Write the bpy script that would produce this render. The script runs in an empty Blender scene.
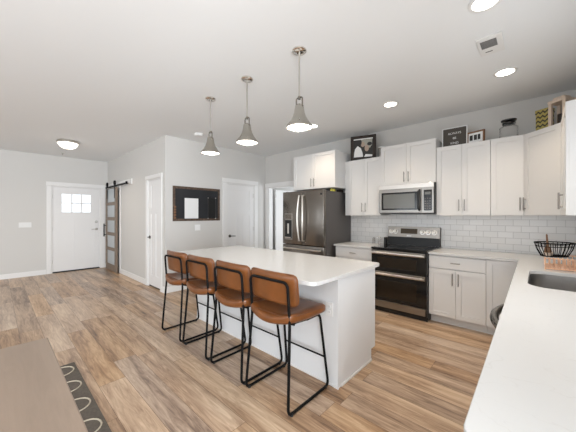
import bpy, bmesh, math, random
from mathutils import Vector, Matrix
random.seed(4)
PI = math.pi
S = bpy.context.scene
COL = S.collection

# ------------------------------------------------------------------ camera
cam = bpy.data.cameras.new('camera')
cam.sensor_width = 36.0
cam.lens = 270.7 * 36.0 / 576.0
cam.shift_y = (215.4 - 216.0) / 576.0
cam.clip_start = 0.02
cam_o = bpy.data.objects.new('camera', cam)
COL.objects.link(cam_o)
cam_o.location = (0, 0, 1.385)
cam_o.rotation_euler = (PI / 2, 0, 0.746)
S.camera = cam_o

# ------------------------------------------------------------------ world, light, exposure
W = bpy.data.worlds.new('sky')
S.world = W
W.use_nodes = True
bg = W.node_tree.nodes['Background']
bg.inputs[0].default_value = (0.86, 0.93, 1.0, 1)
bg.inputs[1].default_value = 1.6

S.view_settings.view_transform = 'Standard'
S.view_settings.look = 'None'
S.view_settings.gamma = 1.0
S.view_settings.use_curve_mapping = False
S.view_settings.exposure = 0.07


def area(name, loc, rot, sx, sy, power, color=(1, 1, 1)):
    d = bpy.data.lights.new(name, 'AREA')
    d.shape = 'RECTANGLE'
    d.size, d.size_y = sx, sy
    d.energy = power
    d.color = color
    o = bpy.data.objects.new(name, d)
    COL.objects.link(o)
    o.location = loc
    o.rotation_euler = rot
    return o


DAY = (0.88, 0.94, 1.0)
area('daylight_back_window', (-2.2, -4.94, 1.15), (PI / 2 + 0.35, 0, 0), 5.6, 2.0, 62, DAY)   # faces +y
area('daylight_patio_door', (2.90, -1.7, 1.15), (0, PI / 2 + 0.30, 0), 2.1, 3.4, 470, DAY)      # faces -x
area('daylight_sink_window', (0.56, 2.05, 1.65), (0, PI / 2 + 0.3, 0), 1.0, 1.1, 15, DAY)
area('far_room_fill', (-2.6, 5.5, 1.3), (0, PI / 2, 0), 1.2, 1.0, 34, DAY)   # added fill in the room beyond, no window there, brightens the open door leaf
area('daylight_entry_window', (-7.0, -4.94, 1.4), (PI / 2, 0, 0), 1.6, 1.8, 8, DAY)


# ------------------------------------------------------------------ materials
def newmat(name):
    m = bpy.data.materials.new(name)
    m.use_nodes = True
    return m, m.node_tree.nodes, m.node_tree.links, m.node_tree.nodes['Principled BSDF']


def mat(name, col, rough=0.5, metal=0.0, coat=0.0, trans=0.0, spec=0.5, noise=0.0, nscale=20.0, bump=0.0,
        stretch=None, emit=None, estr=0.0, ior=1.45, alpha=1.0):
    m, N, K, P = newmat(name)
    P.inputs['Base Color'].default_value = (*col, 1)
    P.inputs['Roughness'].default_value = rough
    P.inputs['Metallic'].default_value = metal
    P.inputs['Coat Weight'].default_value = coat
    P.inputs['Transmission Weight'].default_value = trans
    P.inputs['Specular IOR Level'].default_value = spec
    P.inputs['IOR'].default_value = ior
    P.inputs['Alpha'].default_value = alpha
    if emit:
        P.inputs['Emission Color'].default_value = (*emit, 1)
        P.inputs['Emission Strength'].default_value = estr
    if noise or bump:
        tc = N.new('ShaderNodeTexCoord')
        mp = N.new('ShaderNodeMapping')
        if stretch:
            mp.inputs['Scale'].default_value = stretch
        K.new(tc.outputs['Object'], mp.inputs[0])
        nz = N.new('ShaderNodeTexNoise')
        nz.inputs['Scale'].default_value = nscale
        nz.inputs['Detail'].default_value = 5
        K.new(mp.outputs[0], nz.inputs['Vector'])
        if noise:
            r = N.new('ShaderNodeMapRange')
            r.inputs['From Min'].default_value = 0.25
            r.inputs['From Max'].default_value = 0.75
            r.inputs['To Min'].default_value = 1 - noise
            r.inputs['To Max'].default_value = 1 + noise
            K.new(nz.outputs['Fac'], r.inputs['Value'])
            v = N.new('ShaderNodeVectorMath')
            v.operation = 'SCALE'
            v.inputs[0].default_value = col
            K.new(r.outputs[0], v.inputs['Scale'])
            K.new(v.outputs[0], P.inputs['Base Color'])
        if bump:
            b = N.new('ShaderNodeBump')
            b.inputs['Strength'].default_value = bump
            b.inputs['Distance'].default_value = 0.005
            K.new(nz.outputs['Fac'], b.inputs['Height'])
            K.new(b.outputs[0], P.inputs['Normal'])
    return m


M_WALL = mat('wall_paint', (0.63, 0.615, 0.59), 0.75, bump=0.08, nscale=160)
M_CEIL = mat('ceiling_paint', (0.83, 0.845, 0.85), 0.85, bump=0.1, nscale=120)
M_TRIM = mat('trim_paint', (0.80, 0.79, 0.775), 0.4)
M_DOOR = mat('door_paint', (0.79, 0.78, 0.77), 0.4)
M_CAB = mat('cabinet_paint', (0.74, 0.73, 0.715), 0.38)
M_CABIN = mat('cabinet_box', (0.70, 0.69, 0.68), 0.5)
M_ISL = mat('island_paint', (0.74, 0.745, 0.75), 0.4)
M_STEEL = mat('stainless', (0.34, 0.32, 0.295), 0.30, 1.0, noise=0.06, nscale=14, stretch=(1, 1, 60))
M_STEELB = mat('stainless_bright', (0.72, 0.68, 0.63), 0.28, 1.0)
M_STEELD = mat('stainless_slate', (0.23, 0.208, 0.185), 0.24, 1.0, noise=0.08, nscale=10, stretch=(40, 40, 1))
M_FSIDE = mat('fridge_side_grey', (0.13, 0.12, 0.115), 0.45, 0.3)
M_NICKEL = mat('brushed_nickel', (0.55, 0.53, 0.50), 0.3, 1.0)
M_CHROME = mat('polished_nickel', (0.75, 0.72, 0.68), 0.12, 1.0)
M_PEND = mat('pendant_nickel', (0.44, 0.42, 0.38), 0.17, 1.0)
M_BLACK = mat('black_metal', (0.006, 0.006, 0.006), 0.55, 0.0, spec=0.12)
M_BGLASS = mat('black_glass', (0.008, 0.008, 0.008), 0.08, 0, coat=0.3)
M_BPLAST = mat('black_plastic', (0.015, 0.015, 0.015), 0.35)
M_WINGL = mat('oven_window', (0.022, 0.016, 0.011), 0.1, 0)
M_MWGL = mat('microwave_window', (0.16, 0.16, 0.15), 0.18, 0.2)
M_LEATH = mat('cognac_leather', (0.165, 0.056, 0.015), 0.30, noise=0.22, nscale=9, bump=0.15, coat=0.15)
M_LEATHD = mat('leather_piping', (0.13, 0.045, 0.015), 0.4)
M_QUARTZ = None
M_COPPER = mat('copper_wire', (0.80, 0.50, 0.34), 0.35, 0.7)
M_WHITEP = mat('white_plastic', (0.80, 0.80, 0.79), 0.4)
M_GLOW = mat('lamp_diffuser', (0.9, 0.9, 0.88), 0.5, emit=(1.0, 0.93, 0.82), estr=7)
M_GLOWS = mat('dome_glass', (0.9, 0.9, 0.88), 0.4, emit=(1.0, 0.93, 0.82), estr=3.0)
M_PAPER = mat('white_paper', (0.8, 0.8, 0.79), 0.7)
M_CHALK = mat('chalkboard', (0.018, 0.019, 0.022), 0.55, noise=0.3, nscale=4)
M_RWOOD = mat('rustic_wood', (0.10, 0.065, 0.045), 0.7, noise=0.6, nscale=30, stretch=(1, 0.15, 1))
M_BWOOD = mat('barn_wood', (0.21, 0.16, 0.12), 0.6, noise=0.35, nscale=18, stretch=(6, 6, 0.5))
M_LWOOD = mat('light_pine', (0.70, 0.57, 0.46), 0.6, noise=0.18, nscale=14, stretch=(6, 6, 0.6))
M_FROST = mat('frosted_glass', (0.62, 0.66, 0.68), 0.35, trans=0.35)
M_CLEAR = mat('clear_glass', (1, 1, 1), 0.03, trans=1.0, ior=1.12, alpha=0.5)
M_YEL = mat('yellow_foam', (0.75, 0.68, 0.12), 0.6)
M_FELT = mat('grey_felt', (0.085, 0.075, 0.065), 0.9)
M_DKWOOD = mat('dark_frame_wood', (0.025, 0.016, 0.012), 0.45)
M_BRWOOD = mat('brown_frame_wood', (0.20, 0.10, 0.05), 0.5)
M_DISP = mat('oven_display', (0.06, 0.04, 0.02), 0.1)
M_SINK = mat('sink_steel', (0.42, 0.41, 0.40), 0.32, 1.0, noise=0.08, nscale=12)
M_DOORGL = mat('door_lite_glass', (1, 1, 1), 0.0, trans=1.0, ior=1.02)
M_SKIN = mat('print_skin', (0.42, 0.32, 0.25), 0.6)
M_PRDK = mat('print_dark', (0.03, 0.028, 0.026), 0.5)
M_PRGR = mat('print_grey', (0.35, 0.35, 0.30), 0.5)
M_BRONZE = mat('dark_nickel', (0.10, 0.09, 0.08), 0.3, 0.8)
M_BNICK = mat('aged_nickel', (0.26, 0.24, 0.21), 0.25, 1.0)
M_PULL = mat('satin_pull', (0.36, 0.34, 0.32), 0.35, 1.0)
M_RUBBER = mat('rubber', (0.02, 0.02, 0.02), 0.8)


def quartz():
    m, N, K, P = newmat('white_quartz')
    tc = N.new('ShaderNodeTexCoord')
    nz = N.new('ShaderNodeTexNoise'); nz.inputs['Scale'].default_value = 3.6; nz.inputs['Detail'].default_value = 6
    nz.inputs['Distortion'].default_value = 1.6
    K.new(tc.outputs['Object'], nz.inputs['Vector'])
    r = N.new('ShaderNodeValToRGB')
    e = r.color_ramp.elements
    e[0].position = 0.494; e[0].color = (0.66, 0.655, 0.645, 1)
    e[1].position = 0.5; e[1].color = (0.625, 0.615, 0.60, 1)
    x = r.color_ramp.elements.new(0.506); x.color = (0.66, 0.655, 0.645, 1)
    K.new(nz.outputs['Fac'], r.inputs[0])
    K.new(r.outputs[0], P.inputs['Base Color'])
    P.inputs['Roughness'].default_value = 0.22
    return m


M_QUARTZ = quartz()


def planks(name, width, length, cols, rough, axis='X', grain=1.0):
    m, N, K, P = newmat(name)

    def mth(op, a, b=None, c=None):
        n = N.new('ShaderNodeMath'); n.operation = op
        for i, v in enumerate((a, b, c)):
            if v is None: continue
            if isinstance(v, (int, float)): n.inputs[i].default_value = v
            else: K.new(v, n.inputs[i])
        return n.outputs[0]
    tc = N.new('ShaderNodeTexCoord')
    sp = N.new('ShaderNodeSeparateXYZ'); K.new(tc.outputs['Object'], sp.inputs[0])
    X, Y = (sp.outputs[0], sp.outputs[1]) if axis == 'X' else (sp.outputs[1], sp.outputs[0])
    yr = mth('DIVIDE', Y, width); row = mth('FLOOR', yr)
    w1 = N.new('ShaderNodeTexWhiteNoise'); w1.noise_dimensions = '1D'; K.new(row, w1.inputs['W'])
    xr = mth('ADD', mth('DIVIDE', X, length), mth('MULTIPLY', w1.outputs['Value'], 7.3)); coln = mth('FLOOR', xr)
    cb = N.new('ShaderNodeCombineXYZ'); K.new(row, cb.inputs[0]); K.new(coln, cb.inputs[1])
    w2 = N.new('ShaderNodeTexWhiteNoise'); w2.noise_dimensions = '2D'; K.new(cb.outputs[0], w2.inputs['Vector'])
    rnd = w2.outputs['Value']
    # grain coordinates, shifted plank by plank
    gx = mth('ADD', mth('MULTIPLY', X, 1.0), mth('MULTIPLY', rnd, 37.0))
    gy = mth('ADD', mth('MULTIPLY', Y, 10.0), mth('MULTIPLY', rnd, 91.0))
    gc = N.new('ShaderNodeCombineXYZ'); K.new(gx, gc.inputs[0]); K.new(gy, gc.inputs[1])
    n1 = N.new('ShaderNodeTexNoise'); n1.inputs['Scale'].default_value = 2.6; n1.inputs['Detail'].default_value = 10
    n1.inputs['Roughness'].default_value = 0.68; n1.inputs['Distortion'].default_value = 1.5
    K.new(gc.outputs[0], n1.inputs['Vector'])
    n2 = N.new('ShaderNodeTexNoise'); n2.inputs['Scale'].default_value = 0.9; n2.inputs['Detail'].default_value = 3
    K.new(gc.outputs[0], n2.inputs['Vector'])
    fac = mth('ADD', mth('MULTIPLY', rnd, 0.30),
              mth('ADD', mth('MULTIPLY', mth('SUBTRACT', n1.outputs['Fac'], 0.5), 1.25 * grain),
                  mth('ADD', mth('MULTIPLY', mth('SUBTRACT', n2.outputs['Fac'], 0.5), 0.9 * grain), 0.40)))
    rp = N.new('ShaderNodeValToRGB')
    els = rp.color_ramp.elements
    els[0].position = 0; els[0].color = (*cols[0], 1)
    els[1].position = 1; els[1].color = (*cols[-1], 1)
    for i, c in enumerate(cols[1:-1]):
        e = els.new((i + 1) / (len(cols) - 1)); e.color = (*c, 1)
    K.new(fac, rp.inputs[0])
    # hue shift plank by plank (greyer / warmer)
    w3 = N.new('ShaderNodeTexWhiteNoise'); w3.noise_dimensions = '3D'
    cb3 = N.new('ShaderNodeCombineXYZ'); K.new(row, cb3.inputs[0]); K.new(coln, cb3.inputs[1]); cb3.inputs[2].default_value = 5.5
    K.new(cb3.outputs[0], w3.inputs['Vector'])
    hs = N.new('ShaderNodeHueSaturation')
    K.new(mth('ADD', mth('MULTIPLY', w3.outputs['Value'], 0.35), 0.70), hs.inputs['Saturation'])
    K.new(rp.outputs[0], hs.inputs['Color'])
    fy = mth('FRACT', yr); fx = mth('FRACT', xr)
    ey = mth('MULTIPLY', mth('MINIMUM', fy, mth('SUBTRACT', 1.0, fy)), width)
    ex = mth('MULTIPLY', mth('MINIMUM', fx, mth('SUBTRACT', 1.0, fx)), length)
    gap = mth('LESS_THAN', mth('MINIMUM', ex, ey), 0.0012)
    mx = N.new('ShaderNodeMix'); mx.data_type = 'RGBA'
    K.new(gap, mx.inputs['Factor']); K.new(hs.outputs[0], mx.inputs['A'])
    mx.inputs['B'].default_value = (cols[0][0], cols[0][1], cols[0][2], 1)
    K.new(mx.outputs['Result'], P.inputs['Base Color'])
    K.new(mth('ADD', mth('MULTIPLY', n1.outputs['Fac'], 0.12), rough - 0.06), P.inputs['Roughness'])
    b = N.new('ShaderNodeBump'); b.inputs['Strength'].default_value = 0.25; b.inputs['Distance'].default_value = 0.002
    K.new(n1.outputs['Fac'], b.inputs['Height']); K.new(b.outputs[0], P.inputs['Normal'])
    return m


M_FLOOR = planks('plank_floor', 0.19, 1.45,
                 [(0.10, 0.052, 0.026), (0.25, 0.142, 0.076), (0.43, 0.268, 0.152), (0.57, 0.385, 0.235), (0.70, 0.52, 0.34)], 0.33, grain=1.25)
M_TABLE = planks('table_wood', 2.4, 5.2, [(0.14, 0.095, 0.062), (0.24, 0.165, 0.11), (0.34, 0.235, 0.16)], 0.36, grain=0.5)


def tiles(name, swap=False):
    m, N, K, P = newmat(name)
    tc = N.new('ShaderNodeTexCoord')
    sp = N.new('ShaderNodeSeparateXYZ'); K.new(tc.outputs['Object'], sp.inputs[0])
    cb = N.new('ShaderNodeCombineXYZ')
    K.new(sp.outputs[1 if swap else 0], cb.inputs[0]); K.new(sp.outputs[2], cb.inputs[1])
    bt = N.new('ShaderNodeTexBrick')
    bt.inputs['Scale'].default_value = 1.0
    bt.inputs['Brick Width'].default_value = 0.1545
    bt.inputs['Row Height'].default_value = 0.0783
    bt.inputs['Mortar Size'].default_value = 0.0022
    bt.inputs['Mortar Smooth'].default_value = 0.1
    bt.inputs['Color1'].default_value = (0.85, 0.835, 0.815, 1)
    bt.inputs['Color2'].default_value = (0.79, 0.775, 0.755, 1)
    bt.inputs['Mortar'].default_value = (0.58, 0.565, 0.545, 1)
    K.new(cb.outputs[0], bt.inputs['Vector'])
    K.new(bt.outputs['Color'], P.inputs['Base Color'])
    P.inputs['Roughness'].default_value = 0.18
    b = N.new('ShaderNodeBump'); b.inputs['Strength'].default_value = 0.6; b.inputs['Distance'].default_value = 0.002; b.invert = True
    K.new(bt.outputs['Fac'], b.inputs['Height']); K.new(b.outputs[0], P.inputs['Normal'])
    return m


M_TILE = tiles('subway_tile')
M_TILES = tiles('subway_tile_side', True)


def rugmat():
    m, N, K, P = newmat('rug_weave')
    tc = N.new('ShaderNodeTexCoord')
    nz = N.new('ShaderNodeTexNoise'); nz.inputs['Scale'].default_value = 60
    K.new(tc.outputs['Object'], nz.inputs['Vector'])
    r = N.new('ShaderNodeValToRGB')
    r.color_ramp.elements[0].color = (0.08, 0.066, 0.054, 1); r.color_ramp.elements[1].color = (0.155, 0.13, 0.105, 1)
    K.new(nz.outputs['Fac'], r.inputs[0]); K.new(r.outputs[0], P.inputs['Base Color'])
    P.inputs['Roughness'].default_value = 0.95
    return m


M_RUG = rugmat()
M_RUGC = mat('rug_cream_pattern', (0.46, 0.40, 0.31), 0.95, noise=0.2, nscale=80)


def chevron():
    m, N, K, P = newmat('chevron_print')
    tc = N.new('ShaderNodeTexCoord')
    sp = N.new('ShaderNodeSeparateXYZ'); K.new(tc.outputs['Object'], sp.inputs[0])

    def mth(op, a, b=None):
        n = N.new('ShaderNodeMath'); n.operation = op
        for i, v in enumerate((a, b)):
            if v is None: continue
            if isinstance(v, (int, float)): n.inputs[i].default_value = v
            else: K.new(v, n.inputs[i])
        return n.outputs[0]
    s = mth('ADD', sp.outputs[0], sp.outputs[1])
    zig = mth('PINGPONG', s, 0.022)
    f = mth('FRACT', mth('DIVIDE', mth('ADD', sp.outputs[2], zig), 0.05))
    g = mth('GREATER_THAN', f, 0.6)
    mx = N.new('ShaderNodeMix'); mx.data_type = 'RGBA'; K.new(g, mx.inputs['Factor'])
    mx.inputs['A'].default_value = (0.42, 0.34, 0.09, 1); mx.inputs['B'].default_value = (0.03, 0.025, 0.015, 1)
    K.new(mx.outputs['Result'], P.inputs['Base Color']); P.inputs['Roughness'].default_value = 0.4
    return m


M_CHEV = chevron()


# ------------------------------------------------------------------ geometry helpers
def BM():
    return bmesh.new()


def box(bm, x0, x1, y0, y1, z0, z1, bev=0.0, seg=2):
    r = bmesh.ops.create_cube(bm, size=1)
    vs = r['verts']
    for v in vs:
        v.co = Vector(((x0 + x1) / 2 + v.co.x * (x1 - x0), (y0 + y1) / 2 + v.co.y * (y1 - y0), (z0 + z1) / 2 + v.co.z * (z1 - z0)))
    if bev > 0:
        es = list({e for v in vs for e in v.link_edges})
        bmesh.ops.bevel(bm, geom=es, offset=bev, segments=seg, profile=0.5, affect='EDGES')
    return bm


def prism(bm, pts, z0, z1, bev=0.0):
    a = [bm.verts.new((x, y, z0)) for x, y in pts]
    b = [bm.verts.new((x, y, z1)) for x, y in pts]
    n = len(pts)
    fs = [bm.faces.new(a[::-1]), bm.faces.new(b)]
    for i in range(n):
        fs.append(bm.faces.new((a[i], a[(i + 1) % n], b[(i + 1) % n], b[i])))
    if bev:
        es = list({e for f in fs[:2] for e in f.edges})
        bmesh.ops.bevel(bm, geom=es, offset=bev, segments=2, profile=0.5, affect='EDGES')
    return bm


def rrect(x0, x1, y0, y1, r, n=6, corners=(1, 1, 1, 1)):
    out = []
    for k, (cx, cy, a0) in enumerate(((x1 - r, y1 - r, 0), (x0 + r, y1 - r, 90), (x0 + r, y0 + r, 180), (x1 - r, y0 + r, 270))):
        if corners[k]:
            for i in range(n + 1):
                a = math.radians(a0 + 90 * i / n)
                out.append((cx + r * math.cos(a), cy + r * math.sin(a)))
        else:
            out.append((x1 if k in (0, 3) else x0, y1 if k in (0, 1) else y0))
    return out


def tube(bm, pts, r, seg=8, cyclic=False):
    pts = [Vector(p) for p in pts]
    n = len(pts)
    rings = []
    prev = None
    for i in range(n):
        if cyclic:
            t = (pts[(i + 1) % n] - pts[i - 1]).normalized()
        else:
            t = (pts[min(i + 1, n - 1)] - pts[max(i - 1, 0)]).normalized()
        if prev is None:
            u = t.orthogonal().normalized()
        else:
            u = (prev - t * prev.dot(t))
            u = u.normalized() if u.length > 1e-6 else t.orthogonal().normalized()
        prev = u
        w = t.cross(u)
        rings.append([bm.verts.new(pts[i] + (u * math.cos(2 * PI * k / seg) + w * math.sin(2 * PI * k / seg)) * r) for k in range(seg)])
    m = n if cyclic else n - 1
    for i in range(m):
        A, B = rings[i], rings[(i + 1) % n]
        for k in range(seg):
            bm.faces.new((A[k], A[(k + 1) % seg], B[(k + 1) % seg], B[k]))
    if not cyclic:
        bm.faces.new(rings[0][::-1]); bm.faces.new(rings[-1])
    return bm


def fillet(pts, rad, n=5):
    pts = [Vector(p) for p in pts]
    out = [pts[0]]
    for i in range(1, len(pts) - 1):
        p, a, b = pts[i], pts[i - 1], pts[i + 1]
        d1, d2 = (a - p), (b - p)
        r = min(rad, d1.length * 0.49, d2.length * 0.49)
        q1, q2 = p + d1.normalized() * r, p + d2.normalized() * r
        for k in range(n + 1):
            t = k / n
            out.append(q1 * (1 - t) ** 2 + p * 2 * t * (1 - t) + q2 * t * t)
    out.append(pts[-1])
    return out


def lathe(bm, prof, seg=24, c=(0, 0, 0), axis='Z'):
    rings = []

    def P(r, z, a):
        x, y = r * math.cos(a), r * math.sin(a)
        if axis == 'Z': v = (x, y, z)
        elif axis == 'Y': v = (x, z, y)
        else: v = (z, x, y)
        return Vector(c) + Vector(v)
    for r, z in prof:
        if r < 1e-6:
            rings.append([bm.verts.new(P(0, z, 0))])
        else:
            rings.append([bm.verts.new(P(r, z, 2 * PI * k / seg)) for k in range(seg)])
    for A, B in zip(rings, rings[1:]):
        for k in range(seg):
            a0, a1 = A[k % len(A)], A[(k + 1) % len(A)]
            b0, b1 = B[k % len(B)], B[(k + 1) % len(B)]
            vs = []
            for v in (a0, a1, b1, b0):
                if v not in vs: vs.append(v)
            if len(vs) > 2: bm.faces.new(vs)
    return bm


def roundbox(bm, c, h, r, cuts=10, deform=None):
    b2 = BM()
    bmesh.ops.create_cube(b2, size=2)
    bmesh.ops.subdivide_edges(b2, edges=b2.edges[:], cuts=cuts, use_grid_fill=True)
    for v in b2.verts:
        p = Vector((v.co.x * h[0], v.co.y * h[1], v.co.z * h[2]))
        q = Vector([max(-(h[i] - r[i]), min(h[i] - r[i], p[i])) for i in range(3)])
        d = Vector([(p[i] - q[i]) / r[i] for i in range(3)])
        if d.length > 0:
            mx = max(abs(d.x), abs(d.y), abs(d.z))
            d = d.normalized() * mx
        p = q + Vector([d[i] * r[i] for i in range(3)])
        if deform: p = Vector(deform(p))
        v.co = p + Vector(c)
    me = bpy.data.meshes.new('tmp'); b2.to_mesh(me); b2.free()
    bm.from_mesh(me); bpy.data.meshes.remove(me)
    return bm


def obj(name, bm, m, parent=None, smooth=False, loc=None, rotz=None, label=None, rot=None):
    bmesh.ops.recalc_face_normals(bm, faces=bm.faces[:])
    me = bpy.data.meshes.new(name)
    bm.to_mesh(me); bm.free()
    me.materials.append(m)
    if smooth:
        me.polygons.foreach_set('use_smooth', [True] * len(me.polygons))
        try:
            me.set_sharp_from_angle(angle=math.radians(38))
        except Exception:
            pass
    o = bpy.data.objects.new(name, me)
    COL.objects.link(o)
    if parent: o.parent = parent
    if loc: o.location = loc
    if rotz is not None: o.rotation_euler = (0, 0, rotz)
    if rot is not None: o.rotation_euler = rot
    if label: o['label'] = label
    return o


def tag(o, label, cat, group=None, kind=None):
    o['label'] = label; o['category'] = cat
    if group: o['group'] = group
    if kind: o['kind'] = kind
    return o


def thing(name, label, cat, loc=(0, 0, 0), rotz=0.0, group=None):
    o = bpy.data.objects.new(name, None)
    o.empty_display_size = 0.1
    COL.objects.link(o)
    o.location = loc; o.rotation_euler = (0, 0, rotz)
    return tag(o, label, cat, group)


def struct(name, bm, m, label, cat='wall', smooth=False, **k):
    return tag(obj(name, bm, m, smooth=smooth, **k), label, cat, kind='structure')


def dup(root, loc, label, rotz=None):
    def cp(o, parent):
        c = o.copy(); COL.objects.link(c)
        if parent: c.parent = parent
        for ch in kids[o]: cp(ch, c)
        return c
    kids = {}
    def walk(o):
        kids[o] = list(o.children)
        for k in kids[o]: walk(k)
    walk(root)
    r = cp(root, None)
    r.location = loc
    if rotz is not None: r.rotation_euler = (0, 0, rotz)
    r['label'] = label
    return r


def text_mesh(txt, size, m, parent, loc, rot, depth=0.0008, name='lettering'):
    cu = bpy.data.curves.new(name, 'FONT')
    cu.body = txt; cu.size = size; cu.align_x = 'CENTER'; cu.align_y = 'CENTER'; cu.extrude = depth
    t = bpy.data.objects.new(name, cu); COL.objects.link(t)
    bpy.context.view_layer.update()
    me = bpy.data.meshes.new_from_object(t.evaluated_get(bpy.context.evaluated_depsgraph_get()))
    bpy.data.objects.remove(t)
    me.materials.clear(); me.materials.append(m)
    o = bpy.data.objects.new(name, me); COL.objects.link(o)
    o.parent = parent; o.location = loc; o.rotation_euler = rot
    return o


# ------------------------------------------------------------------ room shell
CZ = 2.81
XL, YB, XC, YR, XR = -8.5, 2.05, -4.86, 4.45, 0.49
T = 0.12

struct('floor', box(BM(), -8.7, 3.1, -5.1, 6.5, -0.1, 0.0), M_FLOOR, 'brown and grey wood plank floor running through hall and kitchen', 'floor')
struct('ceiling', box(BM(), -8.7, 3.1, -5.1, 6.5, CZ, CZ + 0.1), M_CEIL, 'flat white ceiling over kitchen and entry', 'ceiling')


def wall_x(x0, x1, y0, y1, holes):     # wall slab normal to x, spans y, holes (y0,y1,z0,z1) sorted
    bm = BM(); y = y0
    for h in sorted(holes):
        if h[0] > y: box(bm, x0, x1, y, h[0], 0, CZ)
        if h[2] > 0: box(bm, x0, x1, h[0], h[1], 0, h[2])
        if h[3] < CZ: box(bm, x0, x1, h[0], h[1], h[3], CZ)
        y = h[1]
    if y < y1: box(bm, x0, x1, y, y1, 0, CZ)
    return bm


def wall_y(y0, y1, x0, x1, holes):
    bm = BM(); x = x0
    for h in sorted(holes):
        if h[0] > x: box(bm, x, h[0], y0, y1, 0, CZ)
        if h[2] > 0: box(bm, h[0], h[1], y0, y1, 0, h[2])
        if h[3] < CZ: box(bm, h[0], h[1], y0, y1, h[3], CZ)
        x = h[1]
    if x < x1: box(bm, x, x1, y0, y1, 0, CZ)
    return bm


struct('wall_left', wall_x(XL - T, XL, -5.0, 6.4, [(0.91, 1.895, 0, 2.09)]), M_WALL, 'light grey entry wall that holds the white front door')
struct('wall_entry', wall_y(YB, YB + T, XL, XC, [(-8.32, -7.46, 0, 2.04), (-5.67, -5.05, 0, 2.08)]), M_WALL, 'grey hall wall behind the sliding barn door')
struct('wall_centre', wall_x(XC - T, XC, YB + T, 6.4, [(3.335, 4.095, 0, 2.08)]), M_WALL, 'bright grey wall carrying the black chalkboard')
struct('wall_range', wall_y(YR, YR + T, XC, 3.0, [(-4.745, -3.93, 0, 2.05)]), M_WALL, 'kitchen wall behind the range, fridge and cabinets')
struct('wall_right', wall_x(XR, XR + T, 0.5, YR, [(1.5, 2.8, 1.12, 2.18)]), M_WALL, 'wall at the right behind the sink counter')
struct('wall_jog', wall_y(0.5, 0.5 + T, XR + T, 3.0, []), M_WALL, 'short wall behind the end of the sink counter')
struct('wall_far_right', wall_x(2.98, 3.1, -5.0, 0.5, [(-3.5, 0.1, 0.06, 2.42)]), M_WALL, 'side wall with the patio door')
struct('wall_back', wall_y(-5.12, -5.0, XL - T, 3.1, [(-7.9, -6.1, 0.45, 2.35), (-5.1, 0.7, 0.12, 2.48)]), M_WALL, 'back wall with tall windows')
struct('wall_hall', wall_y(6.4, 6.5, XL - T, 3.1, []), M_WALL, 'far wall of the dark rooms beyond')


def window_frame(name, label, axis, p, a0, a1, z0, z1, nv):
    bm = BM()
    f = 0.05
    def B(u0, u1, w0, w1):
        if axis == 'y': box(bm, u0, u1, p - 0.03, p + 0.03, w0, w1)
        else: box(bm, p - 0.03, p + 0.03, u0, u1, w0, w1)
    B(a0, a1, z0, z0 + f); B(a0, a1, z1 - f, z1); B(a0, a0 + f, z0 + f, z1 - f); B(a1 - f, a1, z0 + f, z1 - f)
    for i in range(1, nv):
        c = a0 + (a1 - a0) * i / nv
        B(c - f / 2, c + f / 2, z0 + f, z1 - f)
    return struct(name, bm, M_TRIM, label, 'window')


window_frame('window_1', 'wide white framed window in the back wall', 'y', -5.06, -5.1, 0.7, 0.12, 2.48, 4)
window_frame('window_2', 'smaller white framed window in the back wall', 'y', -5.06, -7.9, -6.1, 0.45, 2.35, 2)
window_frame('window_3', 'white framed patio door in the far right wall', 'x', 3.04, -3.5, 0.1, 0.06, 2.42, 2)
window_frame('window_4', 'white framed window over the sink counter', 'x', XR + 0.09, 1.5, 2.8, 1.12, 2.18, 2)

# backsplash
struct('trim_1', box(BM(), -2.52, XR, YR - 0.008, YR, 0.914, 1.40), M_TILE, 'white subway tile backsplash behind the range', 'backsplash')
struct('trim_2', box(BM(), XR - 0.008, XR, 0.72, YR - 0.008, 0.914, 1.115), M_TILES, 'white subway tile backsplash along the sink wall', 'backsplash')


def baseboard_y(bm, x0, x1, y, s):      # wall face at y, board on side s
    box(bm, x0, x1, min(y, y + s * 0.014), max(y, y + s * 0.014), 0, 0.11, 0.003)


def baseboard_x(bm, y0, y1, x, s):
    box(bm, min(x, x + s * 0.014), max(x, x + s * 0.014), y0, y1, 0, 0.11, 0.003)


bm = BM(); baseboard_x(bm, -5.0, 0.815, XL, 1); baseboard_x(bm, 1.99, YB, XL, 1)
struct('baseboard_left', bm, M_TRIM, 'white baseboard under the entry wall', 'baseboard')
bm = BM(); baseboard_y(bm, -7.36, -5.745, YB, -1); baseboard_y(bm, -4.955, XC, YB, -1)
struct('baseboard_entry', bm, M_TRIM, 'white baseboard between barn door and closet door', 'baseboard')
bm = BM(); baseboard_x(bm, YB, 3.23, XC, 1); baseboard_x(bm, 4.20, YR, XC, 1)
struct('baseboard_centre', bm, M_TRIM, 'white baseboard under the chalkboard wall', 'baseboard')


def casing(name, label, axis, p, s, a0, a1, z1, w=0.09, hw=0.095, over=0.008, jamb=T):
    """flat craftsman casing round an opening a0..a1 on wall face p, facing side s, with jambs in the wall"""
    bm = BM()
    def B(u0, u1, q0, q1, w0, w1, bev=0.002):
        q0, q1 = min(q0, q1), max(q0, q1)
        if axis == 'y': box(bm, u0, u1, q0, q1, w0, w1, bev)
        else: box(bm, q0, q1, u0, u1, w0, w1, bev)
    B(a0 - w, a0 - 0.004, p, p + s * 0.018, 0, z1)
    B(a1 + 0.004, a1 + w, p, p + s * 0.018, 0, z1)
    B(a0 - w - over, a1 + w + over, p, p + s * 0.024, z1 + 0.004, z1 + hw)
    B(a0, a0 + 0.018, p, p - s * jamb, 0, z1 - 0.001, 0)
    B(a1 - 0.018, a1, p, p - s * jamb, 0, z1 - 0.001, 0)
    B(a0 + 0.018, a1 - 0.018, p, p - s * jamb, z1 - 0.018, z1 - 0.001, 0)
    return struct(name, bm, M_TRIM, label, 'door casing')


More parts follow.
